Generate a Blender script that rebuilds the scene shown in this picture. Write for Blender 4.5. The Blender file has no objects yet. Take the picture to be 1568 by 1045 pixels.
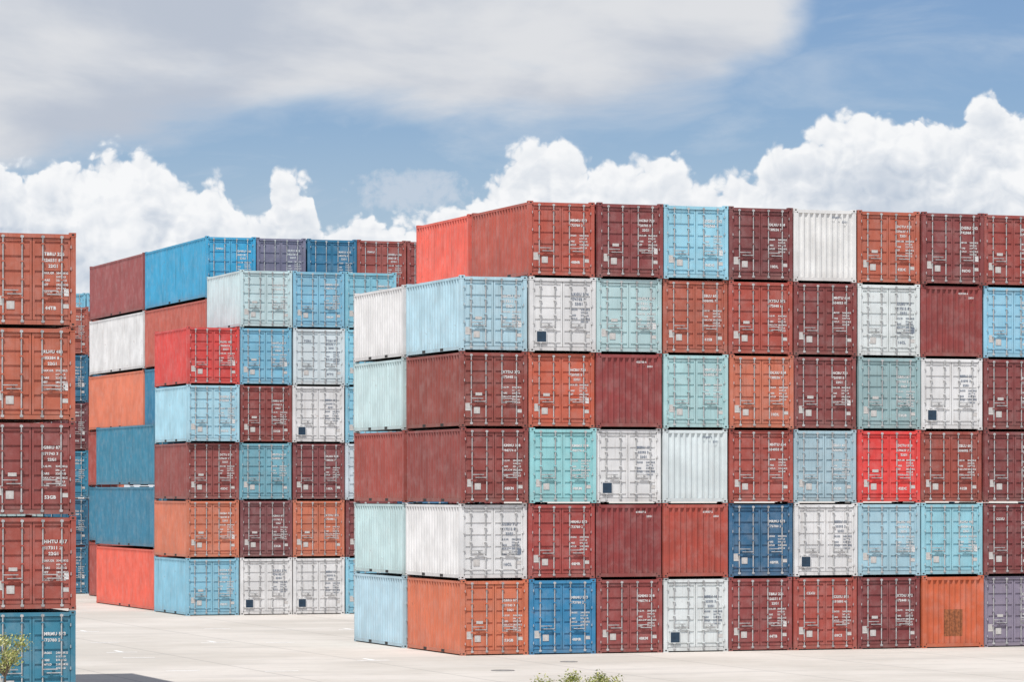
import bpy, math, random
from mathutils import Vector
R = random.Random(7)
scene = bpy.context.scene
scene.view_settings.view_transform = 'Standard'
scene.view_settings.look = 'None'
scene.view_settings.exposure = 0

TH = math.radians(19.5)
U = Vector((math.cos(TH), math.sin(TH), 0)); V = Vector((-math.sin(TH), math.cos(TH), 0))

# ---------------------------------------------------------------- node helpers
class NB:
    def __init__(s, nt): s.nt = nt
    def n(s, t, **k):
        nd = s.nt.nodes.new(t)
        for a, b in k.items(): setattr(nd, a, b)
        return nd
    def put(s, sock, v):
        if hasattr(v, 'is_output') : s.nt.links.new(v, sock)
        else: sock.default_value = v
    def m(s, op, a, b=None, c=None, clamp=False):
        nd = s.n('ShaderNodeMath', operation=op); nd.use_clamp = clamp
        s.put(nd.inputs[0], a)
        if b is not None: s.put(nd.inputs[1], b)
        if c is not None: s.put(nd.inputs[2], c)
        return nd.outputs[0]
    def ss(s, v, a, b, lo=0.0, hi=1.0):
        nd = s.n('ShaderNodeMapRange', interpolation_type='SMOOTHSTEP')
        s.put(nd.inputs[0], v); nd.inputs[1].default_value = a; nd.inputs[2].default_value = b
        nd.inputs[3].default_value = lo; nd.inputs[4].default_value = hi
        return nd.outputs[0]
    def mix(s, f, a, b, bt='MIX'):
        nd = s.n('ShaderNodeMix', data_type='RGBA', blend_type=bt)
        s.put(nd.inputs[0], f); s.put(nd.inputs[6], a); s.put(nd.inputs[7], b)
        return nd.outputs[2]
    def noise(s, vec, scale, detail=4, rough=.5, dist=0.0, dim='3D'):
        nd = s.n('ShaderNodeTexNoise', noise_dimensions=dim)
        s.put(nd.inputs['Vector'], vec)
        nd.inputs['Scale'].default_value = scale; nd.inputs['Detail'].default_value = detail
        nd.inputs['Roughness'].default_value = rough; nd.inputs['Distortion'].default_value = dist
        return nd
    def vm(s, op, a, b):
        nd = s.n('ShaderNodeVectorMath', operation=op)
        s.put(nd.inputs[0], a); s.put(nd.inputs[1], b)
        return nd.outputs[0]
    def comb(s, x, y, z=0.0):
        nd = s.n('ShaderNodeCombineXYZ')
        s.put(nd.inputs[0], x); s.put(nd.inputs[1], y); s.put(nd.inputs[2], z)
        return nd.outputs[0]

def newmat(name):
    m = bpy.data.materials.new(name); m.use_nodes = True
    nt = m.node_tree; b = nt.nodes['Principled BSDF']
    return m, NB(nt), b

def simple(name, col, rough=.6, metal=0, var=.15, scale=6):
    m, g, b = newmat(name)
    tc = g.n('ShaderNodeTexCoord')
    n = g.noise(tc.outputs['Object'], scale, 3, .6)
    f = g.ss(n.outputs[0], .3, .7, 1 - var, 1 + var)
    c = g.mix(1.0, (*col, 1), g.comb(f, f, f), 'MULTIPLY')
    g.put(b.inputs['Base Color'], c)
    b.inputs['Roughness'].default_value = rough; b.inputs['Metallic'].default_value = metal
    return m

def lin(c):
    def f(v):
        v /= 255
        return v / 12.92 if v <= .04045 else ((v + .055) / 1.055) ** 2.4
    return tuple(f(v) for v in c)

# ---------------------------------------------------------------- materials
def paint_mat():
    m, g, b = newmat('container_paint')
    oi = g.n('ShaderNodeObjectInfo'); tc = g.n('ShaderNodeTexCoord')
    rnd = oi.outputs['Random']
    off = g.comb(g.m('MULTIPLY', rnd, 53.0), g.m('MULTIPLY', rnd, 31.0), g.m('MULTIPLY', rnd, 17.0))
    p = g.vm('ADD', tc.outputs['Object'], off)
    base = oi.outputs['Color']
    n1 = g.noise(p, .9, 3, .6)
    f = g.ss(n1.outputs[0], .3, .7, .88, 1.10)
    c = g.mix(1.0, base, g.comb(f, f, f), 'MULTIPLY')
    # chalky fading
    n2 = g.noise(p, 2.2, 5, .65)
    c = g.mix(g.ss(n2.outputs[0], .4, .75, .045, .16), c, (.58, .55, .53, 1))
    # fine vertical grime streaks
    ps = g.vm('MULTIPLY', p, (16.0, 16.0, .55))
    n3 = g.noise(ps, 1.0, 4, .6)
    dark = g.mix(1.0, c, (.55, .50, .46, 1), 'MULTIPLY')
    c = g.mix(g.m('MULTIPLY', g.ss(n3.outputs[0], .5, .8, 0, .75), g.ss(rnd, 0, 1, .35, 1)), c, dark)
    sx = g.n('ShaderNodeSeparateXYZ'); g.put(sx.inputs[0], tc.outputs['Object'])
    low = g.ss(sx.outputs[2], 0.0, .5, .4, 0.0)
    c = g.mix(g.m('MULTIPLY', low, n2.outputs[0]), c, (.18, .13, .10, 1))
    # rust blooms
    n4 = g.noise(p, 5.0, 6, .7)
    amt = g.m('MULTIPLY', g.ss(n1.outputs[0], .48, .68), g.ss(rnd, .1, 1.0, .1, .9))
    ru = g.m('MULTIPLY', g.ss(n4.outputs[0], .57, .67), amt, clamp=True)
    c = g.mix(g.m('MULTIPLY', ru, .65), c, (.17, .075, .045, 1))
    g.put(b.inputs['Base Color'], c)
    b.inputs['Roughness'].default_value = .6
    b.inputs['Specular IOR Level'].default_value = .3
    return m
PAINT = paint_mat()
ROD = simple('galvanised_rod', (.38, .38, .38), .5, .0, .3, 5)
DARK = simple('rubber_and_hole_dark', (.02, .018, .017), .8)  # door gasket and floor; also painted shade of casting holes and fork pockets
WTXT = simple('lettering_white', (.60, .59, .58), .6, 0, .25, 20)
BTXT = simple('lettering_dark', (.16, .19, .24), .6, 0, .2, 20)
PLAC = simple('plate_pale', (.50, .48, .46), .5, 0, .15, 9)
STICK = simple('sticker_navy', (.012, .035, .065), .5, 0, .2, 9)
PATCH = simple('repair_patch', (.27, .09, .035), .7, 0, .4, 12)

# ---------------------------------------------------------------- mesh builder
class MB:
    def __init__(s): s.v = []; s.f = []; s.m = []
    def box(s, x0, x1, y0, y1, z0, z1, mi=0):
        b = len(s.v)
        s.v += [(x0,y0,z0),(x1,y0,z0),(x1,y1,z0),(x0,y1,z0),(x0,y0,z1),(x1,y0,z1),(x1,y1,z1),(x0,y1,z1)]
        for q in ((0,3,2,1),(4,5,6,7),(0,1,5,4),(1,2,6,5),(2,3,7,6),(3,0,4,7)):
            s.f.append(tuple(b+i for i in q)); s.m.append(mi)
    def rod(s, x, y, z0, z1, r, mi=1, n=8):
        b = len(s.v)
        for z in (z0, z1):
            for i in range(n):
                a = 2*math.pi*i/n
                s.v.append((x+r*math.cos(a), y+r*math.sin(a), z))
        for i in range(n):
            j = (i+1) % n
            s.f.append((b+i, b+j, b+n+j, b+n+i)); s.m.append(mi)
    def sheet(s, pts, z0, z1, mi=0):
        b = len(s.v)
        for (x, y) in pts: s.v += [(x,y,z0),(x,y,z1)]
        for i in range(len(pts)-1):
            s.f.append((b+2*i, b+2*i+2, b+2*i+3, b+2*i+1)); s.m.append(mi)
    def quadxz(s, x0, x1, z0, z1, y, mi):
        b = len(s.v); s.v += [(x0,y,z0),(x1,y,z0),(x1,y,z1),(x0,y,z1)]
        s.f.append((b,b+1,b+2,b+3)); s.m.append(mi)
    def text(s, string, x0, z0, size, y, mi):
        cu = bpy.data.curves.new('t', 'FONT'); cu.body = string; cu.size = size
        cu.resolution_u = 2; cu.offset = size*.045; cu.space_character = 1.1
        o = bpy.data.objects.new('t', cu); scene.collection.objects.link(o)
        bpy.context.view_layer.update()
        me = bpy.data.meshes.new_from_object(o)
        b = len(s.v)
        for vv in me.vertices: s.v.append((x0+vv.co.x, y, z0+vv.co.y))
        for p in me.polygons: s.f.append(tuple(b+i for i in p.vertices)); s.m.append(mi)
        bpy.data.objects.remove(o); bpy.data.meshes.remove(me); bpy.data.curves.remove(cu)
    def mesh(s, name, mats):
        me = bpy.data.meshes.new(name); me.from_pydata(s.v, [], s.f)
        for mm in mats: me.materials.append(mm)
        me.polygons.foreach_set('material_index', s.m); me.update()
        return me

W = 2.438
def corr(a0, a1, pitch, crest, valley):
    n = max(1, round((a1-a0)/pitch)); p = (a1-a0)/n; out = []
    for i in range(n):
        t = a0+i*p
        out += [(t, crest), (t+p*.30, crest), (t+p*.46, valley), (t+p*.84, valley)]
    out.append((a1, crest))
    return out

def build(kind, L, H, seed, white=False, patch=False):
    r = random.Random(seed); b = MB()
    TM = 3
    cw, cd, ch = .178, .162, .118
    for x0 in (0, W-cw):
        for y0 in (0, L-cd):
            for z0 in (0, H-ch):
                b.box(x0, x0+cw, y0, y0+cd, z0, z0+ch)
                if y0 == 0: b.box(x0+.055, x0+.123, -.003, .01, z0+.04, z0+.083, 2)  # solid dark block in place of the shaded casting hole
                else: b.box(x0+.055, x0+.123, L-.01, L+.003, z0+.04, z0+.083, 2)
                b.box(-.003 if x0 == 0 else W-.01, .01 if x0 == 0 else W+.003, y0+.05, y0+.11, z0+.04, z0+.083, 2)
    for x0, x1 in ((.006, .145), (W-.145, W-.006)):
        b.box(x0, x1, .008, .12, ch, H-ch)
        b.box(x0, x1, L-.12, L-.008, ch, H-ch)
    zb0, zb1, zt0, zt1 = .042, .165, H-.125, H-.044
    for y0, y1 in ((.012, .11), (L-.11, L-.012)):
        b.box(cw, W-cw, y0, y1, zb0, zb1-.002); b.box(cw, W-cw, y0, y1, zt0-.03, zt1)
    for x0, x1 in ((.01, .06), (W-.06, W-.01)):
        b.box(x0, x1, cd, L-cd, zb0, zb1); b.box(x0, x1, cd, L-cd, zt0, zt1)
    for yc in (L/2-1.0, L/2+1.0):
        for xx in ((.006, .02), (W-.02, W-.006)):
            b.box(xx[0], xx[1], yc-.17, yc+.17, zb0+.012, zb1-.02, 2)  # dark block on the rail paints the shade inside a fork pocket
    b.box(.08, W-.08, .11, L-.11, H-.09, H-.075)
    b.box(.08, W-.08, .11, L-.11, .10, .14, 2)
    pr = corr(.12, L-.12, .29, .012, .07)
    b.sheet([(x, y) for (y, x) in pr], zb1-.003, zt0+.003)
    b.sheet([(W-x, y) for (y, x) in pr][::-1], zb1-.003, zt0+.003)
    b.sheet([(x, L-y) for (x, y) in corr(.145, W-.145, .25, .02, .06)][::-1], zb1, zt0-.03)
    if kind == 'blind':
        b.sheet(corr(.145, W-.145, .215, .016, .068), zb1, zt0-.03)
        if patch:
            pts = [(x, y-.003) for x, y in corr(.145, W-.145, .215, .016, .068) if .85 < x < 1.62]
            b.sheet(pts, .42, 1.38, 5)
        else:
            b.text('%06d %d' % (r.randint(100000, 999999), r.randint(0, 9)), W-.95, H-.33, .09, .010, TM)
            b.text('22G1', W-.55, H-.48, .09, .010, TM)
    else:
        z0, z1 = zb1+.012, zt0-.045
        b.box(.145, W-.145, .082, .1, zb1, zt0-.03, 2)
        mid = W/2
        leaves = ((.152, mid-.010), (mid+.010, W-.152))
        for (a, c) in leaves:
            b.box(a, c, .068, .08, z0, z1)
            b.box(a, a+.06, .04, .067, z0, z1); b.box(c-.06, c, .04, .067, z0, z1)
            b.box(a+.06, c-.06, .04, .067, z0, z0+.08); b.box(a+.06, c-.06, .04, .067, z1-.08, z1)
            n = 5; zz0, zz1 = z0+.11, z1-.11; hh = (zz1-zz0)/n
            for i in range(n):
                b.box(a+.064, c-.064, .045, .067, zz0+i*hh+.036, zz0+(i+1)*hh-.036)
        for i in range(4):
            zc = z0+.22+(z1-z0-.44)*i/3
            for xx in (.105, W-.185):
                b.box(xx, xx+.08, -.002, .038, zc-.035, zc+.035, 0)
                b.box(xx+.03, xx+.05, -.008, -.002, zc-.045, zc+.045, 1)
        for xr in (.40, .93, W-.93, W-.40):
            b.rod(xr, .012, .085, H-.085, .020, 1)
            for zc in (.13, H-.13):
                b.box(xr-.045, xr+.045, -.010, .012, zc-.03, zc+.03, 1)
            for zc in (.32, .78, 1.28, 1.78, H-.32):
                b.box(xr-.045, xr+.045, -.011, .04, zc-.02, zc+.02, 0)
        for (xr, d) in ((.40, 1), (.93, -1), (W-.93, 1), (W-.40, -1)):
            zc = .98 if d > 0 else .88
            b.box(min(xr, xr+d*.42), max(xr, xr+d*.42), -.016, .002, zc-.014, zc+.014, 1)
            b.box(xr+d*.30-.03, xr+d*.30+.03, -.004, .04, zc-.05, zc+.05, 0)
        ty = .037
        code = ''.join(r.choice('BCDGHKLMRSTX') for _ in range(3))+'U'
        num = '%06d' % r.randint(100000, 999999)
        xl = W-.89; s1 = r.uniform(.11, .135); sh = r.uniform(0, .22)
        b.text(code+' '+num[:3], xl, H-.55-sh, s1, ty, TM)
        b.text(num+' %d' % r.randint(0, 9), xl-.02, H-.72-sh, s1*.95, ty, TM)
        if r.random() < .7: b.text('22G1', xl+.12, H-.88-sh, s1*.95, ty, TM)
        lines = r.choice(([('MAX.GR', '30480'), ('TARE', '2230'), ('NET', '28250'), ('CU.CAP', '33.2')],
                          [('GROSS', '24000'), ('TARE', '2185'), ('PAYLD', '21815')],
                          [('M.G.W.', '30480'), ('TARE', '2200'), ('MAX.CW', '28280'), ('CUBE', '1172')]))
        zz = H-1.06-sh
        for k, (a, v) in enumerate(lines):
            b.text(a, xl-.04, zz, .08, ty, TM); b.text(v+'KG', xl+.34, zz, .08, ty, TM)
            if k % 2 == 0: b.text('%dLB' % r.randint(20000, 67000), xl+.34, zz-.1, .07, ty, TM)
            zz -= .20 if k % 2 == 0 else .12
        if r.random() < .4: b.quadxz(W-.33, W-.2, H-1.75, H-1.55, ty, TM)
        b.quadxz(W-.36, W-.2, .5, .62, ty, 4)
        if r.random() < .5: b.text('%d' % r.randint(10, 99)+code[:2], W-.86, .46, .13, ty, TM)
        if white:
            if seed % 4 != 2:
                b.quadxz(.26, .60, .34, .70, -.012, 5)
                b.box(.24, .62, -.010, .037, .32, .72, 0)
            else:
                b.box(.50, .72, .030, .042, .46, .68, 4)
        else:
            x = .19+r.random()*.05
            b.quadxz(x, x+.2, .56, .82, ty, 4)
            b.box(.50, .72, .030, .042, .46, .68, 4)
            if r.random() < .5: b.quadxz(.56, .80, 1.08, 1.18, ty, 4)
        if r.random() < .3: b.text(code, .5, H-.62, .12, ty, TM)
    mats = [PAINT, ROD, DARK, BTXT if white else WTXT, PLAC, PATCH if patch else STICK]
    return b.mesh('container_'+kind, mats)

H20 = 2.591; HC = 2.896
DOOR = [build('door', 6.058, H20, 10+i) for i in range(14)]
DOORW = [build('door', 6.058, H20, 40+i, white=True) for i in range(2)]   # with navy sticker
DOORP = [build('door', 6.058, H20, 42, white=True), build('door', 6.058, H20, 46, white=True)]
BLIND = [build('blind', 6.058, H20, 60+i) for i in range(2)]
BLINDW = [build('blind', 6.058, H20, 65, white=True)]
BPATCH = build('blind', 6.058, H20, 70, patch=True)
D40 = [build('door', 12.19, HC, 80+i) for i in range(3)]

def container(O, s, d, z, col, mesh, jit=1.0):
    o = bpy.data.objects.new('shipping_container', mesh)
    scene.collection.objects.link(o)
    p = Vector((O[0], O[1], 0)) + U*(s+R.uniform(-.022, .022)*jit) + V*(d+R.uniform(-.07, .07)*jit)
    o.location = (p.x, p.y, z); o.rotation_euler = (0, 0, TH+math.radians(R.uniform(-.2, .2)*jit))
    c = lin(col); Y = .25*c[0]+.6*c[1]+.15*c[2]
    q = .04; k = 1.02
    if col[1] > col[0]+15 and col[1] >= col[2]-14: q = .26; k = .98
    c = [v*(1-q)+Y*q for v in c]
    if q > .2: c[2] *= 1.04; c[1] *= .97
    if col[2] > col[0]+70 and col[0] < 60: c = [c[0]+.002, c[1]*1.12, c[2]*.86]
    elif col[0] > col[1]+30: c = [c[0]*1.0, c[1]*1.04, c[2]*.92]; k = 1.08
    k *= R.uniform(.95, 1.05)
    o.color = (min(.67, c[0]*k), min(.67, c[1]*k), min(.67, c[2]*k), 1)
    return o

def pick(col, t):
    if t == 'b': return BLINDW[0] if min(col) > 150 else R.choice(BLIND)
    if t == 'w': return R.choice(DOORW)
    if t == 'v': return R.choice(DOORP)
    if t == 'p': return BPATCH
    return R.choice(DOOR)
PIT = 2.487; VP = 2.609
MAR = (115, 42, 45)
main = [
 [((186,96,68),'d'),((15,118,184),'d'),((138,54,55),'d'),((210,217,222),'w'),((130,50,52),'d'),((152,58,50),'d'),((115,38,43),'d'),((188,84,46),'p'),((124,115,134),'d'),((130,50,50),'d')],
 [((220,225,226),'v'),((150,50,48),'d'),((128,40,43),'b'),((156,56,44),'b'),((20,84,136),'d'),((228,230,232),'w'),((145,200,210),'d'),((118,200,210),'d'),((110,38,43),'d'),((160,60,50),'d')],
 [((128,50,48),'d'),((118,205,202),'d'),((230,232,230),'w'),((202,212,216),'b'),((150,58,50),'d'),((142,182,188),'d'),((206,40,40),'d'),((142,56,46),'d'),(MAR,'d'),((120,180,200),'d')],
 [((130,52,46),'d'),((182,78,54),'d'),((130,44,47),'b'),((152,207,202),'d'),((178,92,70),'d'),((116,46,48),'d'),((132,176,173),'d'),((232,232,234),'w'),(MAR,'d'),((150,60,50),'d')],
 [((156,204,212),'d'),((216,218,226),'w'),((160,202,197),'d'),((164,78,61),'d'),((158,60,49),'d'),((115,42,43),'d'),((208,220,234),'v'),((128,44,45),'b'),((132,188,212),'d'),(MAR,'d')],
 [None,((162,66,53),'d'),((120,45,49),'d'),((140,196,216),'d'),((106,38,43),'d'),((212,213,210),'b'),((166,78,58),'d'),((118,45,48),'d'),((140,52,48),'d'),((120,44,46),'d')],
]
OM = (-1.76, 122.35)
for r_, row in enumerate(main):
    for c_, e in enumerate(row):
        if e: container(OM, c_*PIT, 0, r_*VP, e[0], pick(*e))
pal = [(130,45,45),(160,62,50),(140,194,206),(210,212,216),(20,100,160),(182,90,60),(160,200,194),(115,40,43)]
b2 = [(155,198,206),(170,206,200),(140,54,48),(176,210,204),(222,226,222)]
for r_ in range(6):
    for c_ in range(10):
        if r_ == 5 and c_ == 0: continue
        if c_ == 0: col = b2[r_]
        elif r_ == 5 and c_ == 1: col = (212,84,72)
        else: col = R.choice(pal)
        container(OM, c_*PIT, 6.38, r_*VP, col, R.choice(DOOR))
mid = [
 [((124,180,202),'d'),((222,226,226),'w'),((220,224,226),'w'),((125,186,208),'d')],
 [((188,102,78),'d'),((114,57,64),'d'),((186,100,76),'d'),((115,50,56),'d')],
 [((132,58,58),'d'),((100,156,172),'d'),((118,52,58),'d'),((195,208,218),'v')],
 [((142,206,218),'d'),((130,52,52),'d'),((226,228,226),'w'),((125,186,208),'d')],
 [((198,54,54),'d'),((110,172,198),'d'),((200,212,222),'v'),((122,188,210),'d')],
 [None,((176,212,208),'d'),((122,182,208),'d'),((122,186,206),'d')],
]
OI = (-14.62, 161.0)
for r_, row in enumerate(mid):
    for c_ in range(6):
        e = row[c_] if c_ < 4 else (R.choice(pal), 'd')
        if r_ == 5 and c_ > 3: continue
        if e: container(OI, c_*PIT, 0, r_*VP, e[0], pick(*e))
OB = (-14.40, 168.5); VH = 2.945
near0 = [(150,60,55),(25,105,150),(150,60,55),(22,110,160),(174,80,69),(30,142,205)]
far0 = [(150,60,55),(25,105,150),(150,60,55),(208,112,86),(222,227,230),(142,66,71)]
for r_ in range(6):
    container(OB, 0, 0, r_*VH, near0[r_], D40[r_ % 3])
    container(OB, 0, 12.4, r_*VH, far0[r_], D40[r_ % 3])
    top = {1:(108,104,126), 2:(20,104,156), 3:(148,64,59), 4:(135,56,56), 5:(150,60,50)}
    for c_ in range(1, 6):
        col = top[c_] if r_ == 5 else R.choice(pal)
        container(OB, c_*PIT, 0, r_*VH, col, D40[(r_+c_) % 3])
for r_, col in enumerate([(222,82,66),(24,106,152),(24,112,158)]):
    container(OB, -PIT, 0, r_*VH, col, D40[r_])
OF = (-23.0, 195.0)
fc = [(25,105,155),(22,96,145),(30,120,170),(105,46,56),(25,100,150),(165,80,70)]
for r_ in range(6):
    for c_ in range(1, 4):
        container(OF, -c_*PIT, 0, r_*VP, fc[r_] if c_ == 1 else R.choice(pal), R.choice(DOOR))
for r_, col in enumerate([(200,92,66),(196,90,66),(170,70,60),(130,52,52),(60,130,160),(160,76,66)]):
    container(OF, .1, 4.0, r_*VP, col, R.choice(DOOR))
OG = (-29.5, 228.0)
for r_ in range(7):
    for c_ in range(2):
        container(OG, c_*PIT, 0, r_*VP, (110,175,200) if r_ > 5 else R.choice(pal), R.choice(DOOR))
OL = (-14.33, 98.1)
for r_, col in enumerate([(24,108,150),(150,62,52),(128,50,49),(170,82,60),(164,80,62)]):
    container(OL, 0, 0, -.25+r_*VP, col, DOOR[(r_*2+1) % 14], .6)

# ---------------------------------------------------------------- ground
def ground_mat():
    m, g, b = newmat('pale_concrete')
    tc = g.n('ShaderNodeTexCoord')
    mp = g.n('ShaderNodeMapping'); g.put(mp.inputs[0], tc.outputs['Object']); mp.inputs['Rotation'].default_value[2] = -TH
    p = mp.outputs[0]
    n1 = g.noise(p, .12, 4, .6); n2 = g.noise(p, 1.6, 5, .7); n3 = g.noise(g.vm('MULTIPLY', p, (.25, 1.2, 1)), .5, 4, .6)
    c = g.mix(g.ss(n1.outputs[0], .35, .65), (.44, .405, .36, 1), (.53, .49, .445, 1))
    c = g.mix(g.ss(n2.outputs[0], .5, .75, 0, .35), c, (.34, .31, .27, 1))
    c = g.mix(g.ss(n3.outputs[0], .52, .70, 0, .38), c, (.33, .31, .29, 1))
    sp = g.n('ShaderNodeSeparateXYZ'); g.put(sp.inputs[0], p)
    for k in (0, 1):
        fr = g.m('ABSOLUTE', g.m('SUBTRACT', g.m('FRACT', g.m('DIVIDE', sp.outputs[k], 5.0)), .5))
        c = g.mix(g.ss(fr, .490, .495, 0, .5), c, (.2, .19, .18, 1))
    g.put(b.inputs['Base Color'], c); b.inputs['Roughness'].default_value = .85
    bp = g.n('ShaderNodeBump'); bp.inputs['Strength'].default_value = .3; bp.inputs['Distance'].default_value = .01
    g.put(bp.inputs['Height'], n2.outputs[0]); g.put(b.inputs['Normal'], bp.outputs[0])
    return m
ys = [-800, 40, 97, 104, 160, 400, 4000]
zs = [-.25, -.25, -.25, 0, 0, 0, 0]
xs = [-4000, -200, -40, 0, 40, 200, 4000]
vv = [(x, y, z) for y, z in zip(ys, zs) for x in xs]
ff = [(j*7+i, j*7+i+1, (j+1)*7+i+1, (j+1)*7+i) for j in range(6) for i in range(6)]
me = bpy.data.meshes.new('ground'); me.from_pydata(vv, [], ff); me.materials.append(ground_mat())
go = bpy.data.objects.new('ground', me); scene.collection.objects.link(go)

mk = MB()
def mark(cx, cy, l, w, ang):
    a = Vector((math.cos(ang), math.sin(ang))); n = Vector((-a.y, a.x)); b = len(mk.v)
    for s1, s2 in ((-1,-1),(1,-1),(1,1),(-1,1)):
        q = Vector((cx, cy))+a*l/2*s1+n*w/2*s2; mk.v.append((q.x, q.y, .004))
    mk.f.append((b,b+1,b+2,b+3)); mk.m.append(0)
for i, (x, y) in enumerate(((-15.1,132.9),(-13.6,124.9),(-12.6,121),(-11,132.9),(-10.3,112.3),(-6.5,145.2),(-8.6,132.9),(-4.6,119),(-12,146),(-17,143),(-7.2,112),(-14.5,112.5))):
    mark(x, y, 1.1, .18, TH)
    if i % 2: mark(x-.2, y+.8, .15, 1.1, TH)
mo = bpy.data.objects.new('painted_ground_marking', mk.mesh('marking', [simple('road_paint', (.80,.79,.77), .7, 0, .2)]))
scene.collection.objects.link(mo)
IRON = simple('cast_iron', (.20, .19, .18), .6, .1)
for (x, y, rr) in ((-.29,112.3,.3),(1.87,118.0,.22)):
    b = MB(); n = 24
    for k, (ra, z) in enumerate(((rr+.08,.004),(rr+.06,.02),(rr,.02),(rr-.02,.008),(0.001,.012))):
        for i in range(n):
            a = 2*math.pi*i/n; b.v.append((ra*math.cos(a), ra*math.sin(a), z))
    for k in range(4):
        for i in range(n):
            j = (i+1) % n; b.f.append((k*n+i, k*n+j, (k+1)*n+j, (k+1)*n+i)); b.m.append(0)
    o = bpy.data.objects.new('manhole_cover', b.mesh('cover', [IRON])); o.location = (x, y, 0); scene.collection.objects.link(o)

# ---------------------------------------------------------------- shrubs
def leafmat():
    m, g, b = newmat('leaf')
    geo = g.n('ShaderNodeNewGeometry')
    rp = geo.outputs['Random Per Island']
    r1 = g.n('ShaderNodeValToRGB'); g.put(r1.inputs[0], rp)
    e = r1.color_ramp.elements; e[0].color = (.15,.20,.05,1); e[1].color = (.60,.56,.34,1)
    k = e.new(.4); k.color = (.32,.36,.10,1); k = e.new(.75); k.color = (.50,.48,.17,1)
    g.put(b.inputs['Base Color'], r1.outputs[0]); b.inputs['Roughness'].default_value = .5
    return m
LEAF = leafmat(); BARK = simple('bark', (.16,.12,.09), .9)
def shrub(name, loc, rx, rz, zc, nleaf, seed, trunk=.05, sp=.17, nl=18):
    r = random.Random(seed); b = MB()
    def limb(p, q, r0, r1):
        n = 6; d = (q-p).normalized(); a = d.cross(Vector((.3,.9,.1))).normalized(); c = d.cross(a); i0 = len(b.v)
        for pt, ra in ((p, r0), (q, r1)):
            for i in range(n):
                t = 2*math.pi*i/n; w = pt+(a*math.cos(t)+c*math.sin(t))*ra; b.v.append(tuple(w))
        for i in range(n):
            j = (i+1) % n; b.f.append((i0+i,i0+j,i0+n+j,i0+n+i)); b.m.append(1)
    base = Vector((0,0,0)); fork = Vector((.03,0,zc-rz*.9))
    limb(base, fork, trunk, trunk*.7)
    tips = []
    for i in range(nl):
        a = r.uniform(0, 6.28); e = r.uniform(-.5, 1.0); rad = r.uniform(.45, 1.05)
        t = Vector((math.cos(a)*rx*rad*math.sqrt(max(.05, 1-e*e)), math.sin(a)*rx*rad*math.sqrt(max(.05, 1-e*e)), zc+rz*e*rad))
        mdl = fork.lerp(t, .5)+Vector((0,0,.05)); limb(fork, mdl, trunk*.5, trunk*.3); limb(mdl, t, trunk*.3, trunk*.08)
        tips.append(t); tips.append(t); tips.append(mdl)
    for _ in range(nleaf):
        t = r.choice(tips); s = rx*sp
        p = t+Vector((r.gauss(0,s), r.gauss(0,s), r.gauss(0,s*.8)))
        a = Vector((r.gauss(0,1), r.gauss(0,1), r.gauss(0,.6))).normalized(); c = a.cross(Vector((r.random(), r.random(), r.random()))).normalized()
        l = r.uniform(.025,.05); w = l*.45; i0 = len(b.v)
        for q in (p-a*l, p+c*w, p+a*l, p-c*w): b.v.append(tuple(q))
        b.f.append((i0,i0+1,i0+2,i0+3)); b.m.append(0)
    o = bpy.data.objects.new(name, b.mesh(name, [LEAF, BARK])); o.location = loc; scene.collection.objects.link(o)
shrub('leafy_shrub', (-12.05, 85, -.25), .78, .55, 1.98, 1900, 3, .035, .11, 26)
shrub('leafy_shrub', (1.05, 85, -.25), .66, .55, 1.08, 3600, 4, .05)
shrub('leafy_shrub', (2.10, 85.4, -.25), .5, .5, 1.05, 2400, 5, .05)

# ---------------------------------------------------------------- sun + sky
EL = math.radians(63)
hd = Vector((-.36, -.93)).normalized()
sd = Vector((hd.x*math.cos(EL), hd.y*math.cos(EL), math.sin(EL)))
sl = bpy.data.lights.new('sun', 'SUN'); sl.energy = 5.0; sl.angle = math.radians(.5); sl.color = (1, .97, .93)
so = bpy.data.objects.new('sun', sl); so.rotation_euler = (-sd).to_track_quat('-Z', 'Y').to_euler(); scene.collection.objects.link(so)

wd = bpy.data.worlds.new('World'); scene.world = wd; wd.use_nodes = True
nt = wd.node_tree; nt.nodes.clear(); g = NB(nt)
out = g.n('ShaderNodeOutputWorld')
sky = g.n('ShaderNodeTexSky', sky_type='NISHITA'); sky.sun_disc = False
sky.sun_elevation = EL; sky.sun_rotation = math.atan2(hd.x, hd.y) % (2*math.pi)
sky.air_density = 1.0; sky.dust_density = .2; sky.ozone_density = 2.0
bg = g.n('ShaderNodeBackground'); bg.inputs[1].default_value = .1
tint = g.mix(1.0, sky.outputs[0], (.66, .74, .91, 1), 'MULTIPLY')
nt.links.new(tint, bg.inputs[0])
tc = g.n('ShaderNodeTexCoord')
sp = g.n('ShaderNodeSeparateXYZ'); g.put(sp.inputs[0], tc.outputs['Generated'])
az = g.m('MULTIPLY', g.m('ARCTAN2', sp.outputs[0], sp.outputs[1]), 57.2958)
el = g.m('MULTIPLY', g.m('ARCSINE', sp.outputs[2]), 57.2958)
P = g.comb(az, el)
def curve(pts, vmax=12.0):
    nd = g.n('ShaderNodeFloatCurve'); cm = nd.mapping; c = cm.curves[0]
    pts = sorted(((a+12)/24, min(1, max(0, v/vmax))) for a, v in pts)
    c.points[0].location = pts[0]; c.points[1].location = pts[-1]
    for q in pts[1:-1]: c.points.new(*q)
    cm.update()
    g.put(nd.inputs['Value'], g.m('DIVIDE', g.m('ADD', az, 12.0), 24.0, clamp=True))
    return g.m('MULTIPLY', nd.outputs[0], vmax)
D = .01044
def prof(l): return [((x-784)*D, (750-y)*D) for x, y in l]
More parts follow.
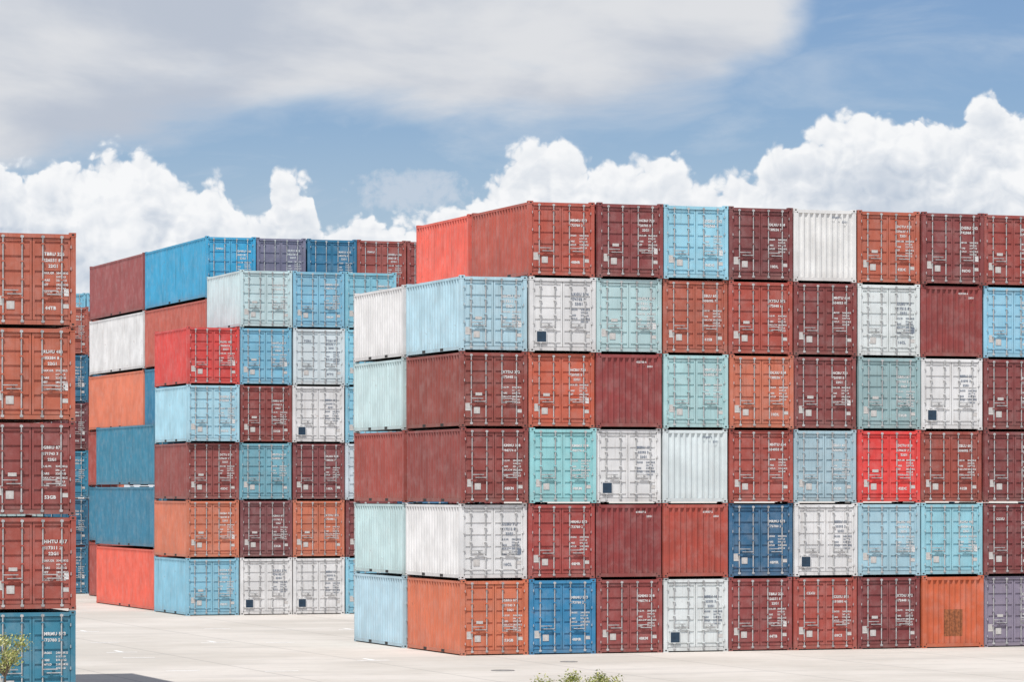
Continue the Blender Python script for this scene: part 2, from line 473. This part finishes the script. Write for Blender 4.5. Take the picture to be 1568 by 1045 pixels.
T1 = curve([(-12, 4.6)]+prof([(-150,290),(0,265),(50,278),(100,258),(140,240),(180,242),(240,260),(300,298),(330,285),(375,345),(400,335),(430,275),(475,295),(505,372),(560,335),(640,342),(700,325),(755,280),(790,243),(845,226),(885,244),(905,268),(1040,256),(1065,288),(1150,276),(1175,246),(1260,205),(1330,189),(1420,196),(1460,212),(1485,174),(1525,162),(1568,195),(1700,170)])+[(12, 5.5)])
wn = g.noise(P, 1.3, 3, .5)
wv = g.vm('SUBTRACT', wn.outputs['Color'], (.5,.5,.5))
Pw = g.vm('ADD', P, g.vm('MULTIPLY', wv, (.42,.42,.42)))
def bil(vec):
    nd = g.n('ShaderNodeTexVoronoi', voronoi_dimensions='2D', feature='F1'); nd.normalize = True
    g.put(nd.inputs['Vector'], vec)
    nd.inputs['Scale'].default_value = 1.5; nd.inputs['Detail'].default_value = 2.3
    nd.inputs['Roughness'].default_value = .48; nd.inputs['Lacunarity'].default_value = 2.4
    d = nd.outputs['Distance']
    return g.m('MULTIPLY', g.m('MULTIPLY', d, d), 1.6)
b0 = bil(Pw); b1 = bil(g.vm('ADD', Pw, (-.08, .12, 0)))
d1 = g.m('ADD', g.m('SUBTRACT', T1, el), g.m('MULTIPLY', g.m('SUBTRACT', .28, b0), 1.25))
fn = g.noise(Pw, 4.5, 5, .58)
d1 = g.m('ADD', d1, g.m('MULTIPLY', g.m('SUBTRACT', fn.outputs[0], .5), .30))
M1 = g.ss(d1, -.04, .17)
lit = g.m('MULTIPLY', g.m('SUBTRACT', b1, b0), 1.5)
ln = g.noise(g.vm('ADD', g.vm('MULTIPLY', P, (.55, .95, 1)), g.vm('MULTIPLY', wv, (.7,.7,.7))), 1.0, 5, .55)
shadow = g.m('MULTIPLY', g.ss(ln.outputs[0], .38, .64), g.ss(d1, .12, .9, .08, .68))
deep = g.ss(d1, .5, 2.2, 0, .16)
soft = g.ss(d1, .8, 2.6, 1.0, .3)
sh = g.m('SUBTRACT', g.m('SUBTRACT', g.m('ADD', .97, g.m('MULTIPLY', lit, soft)), deep), shadow, clamp=True)
C1 = g.mix(sh, (.53, .60, .70, 1), (.93, .94, .955, 1))
B2 = curve([(-12, 4.8)]+prof([(-100,270),(0,250),(200,225),(330,185),(430,170),(550,175),(700,190),(900,195),(1050,180),(1150,120),(1210,60),(1260,-20),(1330,-90),(1700,-200)])+[(12, 11)])
hn = g.noise(g.vm('MULTIPLY', P, (.22, .6, 1)), 1.0, 6, .55, .4)
d2 = g.m('ADD', g.m('SUBTRACT', el, B2), g.m('MULTIPLY', g.m('SUBTRACT', hn.outputs[0], .5), 3.4))
M2 = g.m('MULTIPLY', g.ss(d2, -.6, .8), g.ss(el, 14, 35, 1, .5))
hs = g.noise(g.vm('MULTIPLY', g.vm('ADD', P, (13, 7, 0)), (.2, .5, 1)), 1.0, 6, .52, .3)
C2 = g.mix(g.ss(hs.outputs[0], .34, .62), (.50, .55, .64, 1), (.73, .745, .775, 1))
wz = g.noise(g.vm('MULTIPLY', g.vm('ADD', P, (3, 31, 0)), (.25, .9, 1)), 1.0, 6, .6, .5)
M3 = g.m('MULTIPLY', g.ss(wz.outputs[0], .45, .75), .45)
M3 = g.m('MAXIMUM', M3, g.ss(el, 6.5, 3.5, 0, .3))
ea = g.m('DIVIDE', g.m('ADD', az, 1.6), 1.15); eb = g.m('DIVIDE', g.m('SUBTRACT', el, 4.75), .42)
ee = g.m('ADD', g.m('MULTIPLY', ea, ea), g.m('MULTIPLY', eb, eb))
M4 = g.m('MULTIPLY', g.ss(g.m('SUBTRACT', g.m('ADD', 1.0, g.m('MULTIPLY', g.m('SUBTRACT', fn.outputs[0], .5), 2.0)), ee), -.1, .9), .7)
cc = g.mix(M2, (.57, .65, .75, 1), C2)
cc = g.mix(M4, cc, (.64, .69, .77, 1))
cc = g.mix(M1, cc, C1)
Mall = g.m('MAXIMUM', g.m('MAXIMUM', g.m('MAXIMUM', M1, M2), M3), M4)
Mall = g.m('MULTIPLY', Mall, g.ss(el, -1.0, 0.0))
bc = g.n('ShaderNodeBackground'); g.put(bc.inputs[0], cc); bc.inputs[1].default_value = 1.0
mx = g.n('ShaderNodeMixShader'); g.put(mx.inputs[0], Mall)
nt.links.new(bg.outputs[0], mx.inputs[1]); nt.links.new(bc.outputs[0], mx.inputs[2])
nt.links.new(mx.outputs[0], out.inputs[0])
wd.cycles.sampling_method = 'MANUAL'; wd.cycles.sample_map_resolution = 256

# ---------------------------------------------------------------- camera
cd = bpy.data.cameras.new('camera'); cd.sensor_width = 36; cd.lens = 126.0
cd.shift_y = (750-522.5)/1568; cd.clip_end = 12000; cd.clip_start = .5
co = bpy.data.objects.new('camera', cd); co.location = (0, 0, 5.69); co.rotation_euler = (math.pi/2, 0, 0)
scene.collection.objects.link(co); scene.camera = co
